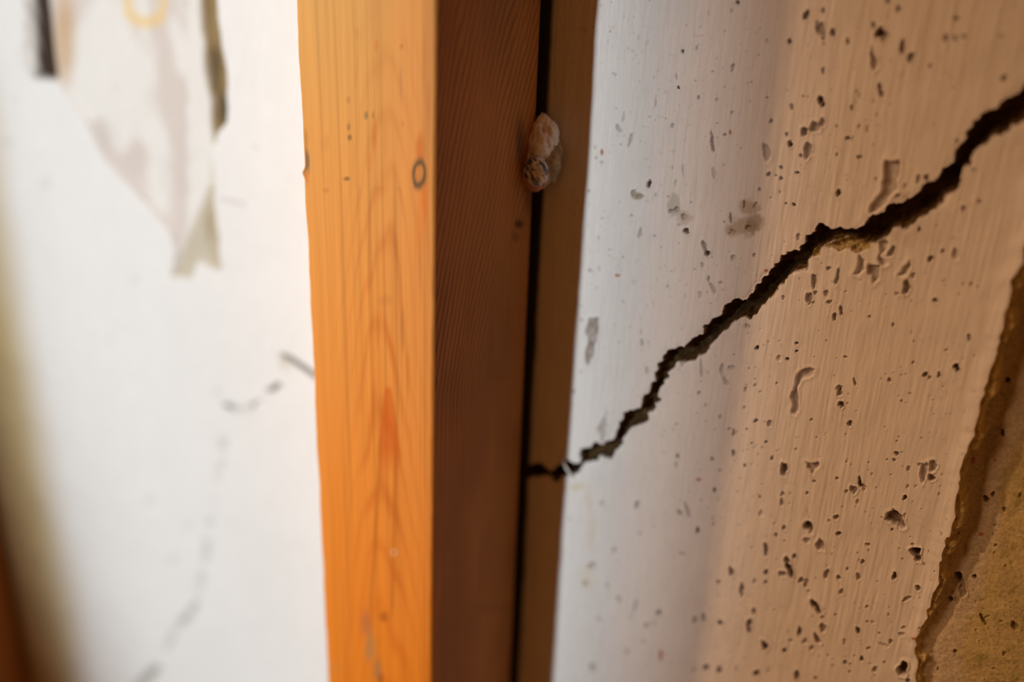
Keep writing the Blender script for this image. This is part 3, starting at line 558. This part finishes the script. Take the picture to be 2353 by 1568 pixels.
    Vv = np.stack([sx2, sy2, zz], -1).reshape(-1, 3)
    id_ = np.arange(n_*m_).reshape(n_, m_); nxt = np.roll(id_, -1, 1)
    q = np.stack([id_[:-1], nxt[:-1], nxt[1:], id_[1:]], -1).reshape(-1, 4)
    # end caps as fans collapsed to quads
    c0 = len(Vv); Vv = np.vstack([Vv, [[xr-w/2, (yf+yb)/2, z_lo], [xr-w/2, (yf+yb)/2, z_hi]]])
    capb = np.stack([id_[0, 0::2], np.full(m_//2, c0), np.roll(id_[0, 0::2], -1)[:m_//2], id_[0, 1::2][:m_//2]], -1) if m_ % 2 == 0 else None
    capt = np.stack([id_[-1, 0::2], id_[-1, 1::2], np.roll(id_[-1, 0::2], -1), np.full(m_//2, c0+1)], -1) if m_ % 2 == 0 else None
    if capb is not None: q = np.vstack([q, capb, capt])
    cl = np.vstack([colr.reshape(-1, 3), [[.6, .35, .15]]*2])
    org = (xr-w/2, (yf+yb)/2, z_lo)
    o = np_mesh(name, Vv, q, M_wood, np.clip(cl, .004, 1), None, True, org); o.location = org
    return o
zlo_f = px2wall(1000, 1600, CAMH-SD)[1]-.03
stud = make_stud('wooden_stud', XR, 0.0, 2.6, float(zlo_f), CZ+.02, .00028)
tag(stud, 'orange pine stud with dark ring knot standing in front of the white wall', 'stud')
stud2 = make_stud('wooden_stud', -0.410, 0.0, 2.6, CZ-.45, CZ+.05, .002, detailed=False)
tag(stud2, 'blurred brown wooden stud just showing at the lower left corner', 'stud')

# ------------------------------------------------------------------ crusty lump between stud and wall
def blob(pos, rx, ry, rz, seed, amp=.18, nu=48, nv=32, rot=0, freq=2.2):
    vs = []; fs = []
    th = np.linspace(0, math.pi, nv); ph = np.linspace(0, 2*math.pi, nu, endpoint=False)
    T, P_ = np.meshgrid(th, ph, indexing='ij')
    dx, dy, dz_ = np.sin(T)*np.cos(P_), np.sin(T)*np.sin(P_), np.cos(T)
    n = fbm(dx*freq+dz_*1.3, dy*freq+dz_*freq, seed, 4)-.5
    n += .35*(fbm(dx*8+dz_*5, dy*8-dz_*7, seed+1, 3)-.5)
    rr = 1+amp*2*n
    x, y, z = rx*rr*dx, ry*rr*dy, rz*rr*dz_
    a = math.radians(rot); x, z = x*math.cos(a)+z*math.sin(a), -x*math.sin(a)+z*math.cos(a)
    vs = np.stack([x+pos[0], y+pos[1], z+pos[2]], -1).reshape(-1, 3)
    id_ = np.arange(nu*nv).reshape(nv, nu); nx2 = np.roll(id_, -1, 1)
    fs = np.stack([id_[:-1], id_[1:], nx2[1:], nx2[:-1]], -1).reshape(-1, 4)
    return vs, fs, n.reshape(-1)
def on_plane_y(x, y, yp):
    a, b = px2wall(x, y, CAMH+yp); return np.array([float(a), yp, float(b)])
base = on_plane_y(1245, 350, -.004)
e = bpy.data.objects.new('crusty_lump', None); bpy.context.collection.objects.link(e)
e.location = base; e.empty_display_size = .005
tag(e, 'pale crusty lump with a round grey tip stuck between stud and wall', 'lump')
p1 = on_plane_y(1242, 345, -.0044)
vs, fs, n = blob(p1, .0040, .0036, .0078, 201, .24, rot=8)
c = lin((232, 218, 222))*(.85+1.8*(n[:, None]+.25))
crust = np_mesh('crust', vs-base, fs, M_raw, np.clip(c, .02, .9), e)
p2 = on_plane_y(1262, 375, -.0036)
vs, fs, n = blob(p2, .0030, .0034, .0058, 205, .24, rot=12)
shoulder = np_mesh('crust_shoulder', vs-base, fs, M_raw, np.clip(lin((190, 172, 140))*(.8+n[:, None]), .02, .9), crust)
p3 = on_plane_y(1226, 400, -.0068)
vs, fs, n = blob(p3, .0040, .0028, .0042, 209, .07)
rim = np_mesh('rim', vs-base, fs, M_raw, np.clip(lin((225, 165, 130))*(.85+n[:, None]), .02, .9), e)
rim['label'] = 'tan rounded rim around the grey tip'
p4 = on_plane_y(1231, 394, -.0089)
vs, fs, n = blob(p4, .0032, .0020, .0034, 213, .16, freq=3)
g_ = sstep(-.02, .10, n)[:, None]
tip = np_mesh('tip', vs-base, fs, M_raw, np.clip(lin((96, 104, 130))*(1-g_)+lin((240, 240, 245))*g_, .02, .9), e)
tip['label'] = 'mottled grey round tip'

# ------------------------------------------------------------------ floor
fl_v = [(-3, -3, 0), (3, -3, 0), (3, .02, 0), (-3, .02, 0), (-3, -3, -.1), (3, -3, -.1), (3, .02, -.1), (-3, .02, -.1)]
fl_f = [(0, 1, 2, 3), (7, 6, 5, 4), (0, 4, 5, 1), (1, 5, 6, 2), (2, 6, 7, 3), (3, 7, 4, 0)]
floor = poly_obj('floor', np.array(fl_v, float), fl_f, M_raw, lin((130, 120, 108)))
for p in floor.data.polygons: p.use_smooth = False
tag(floor, kind='structure')
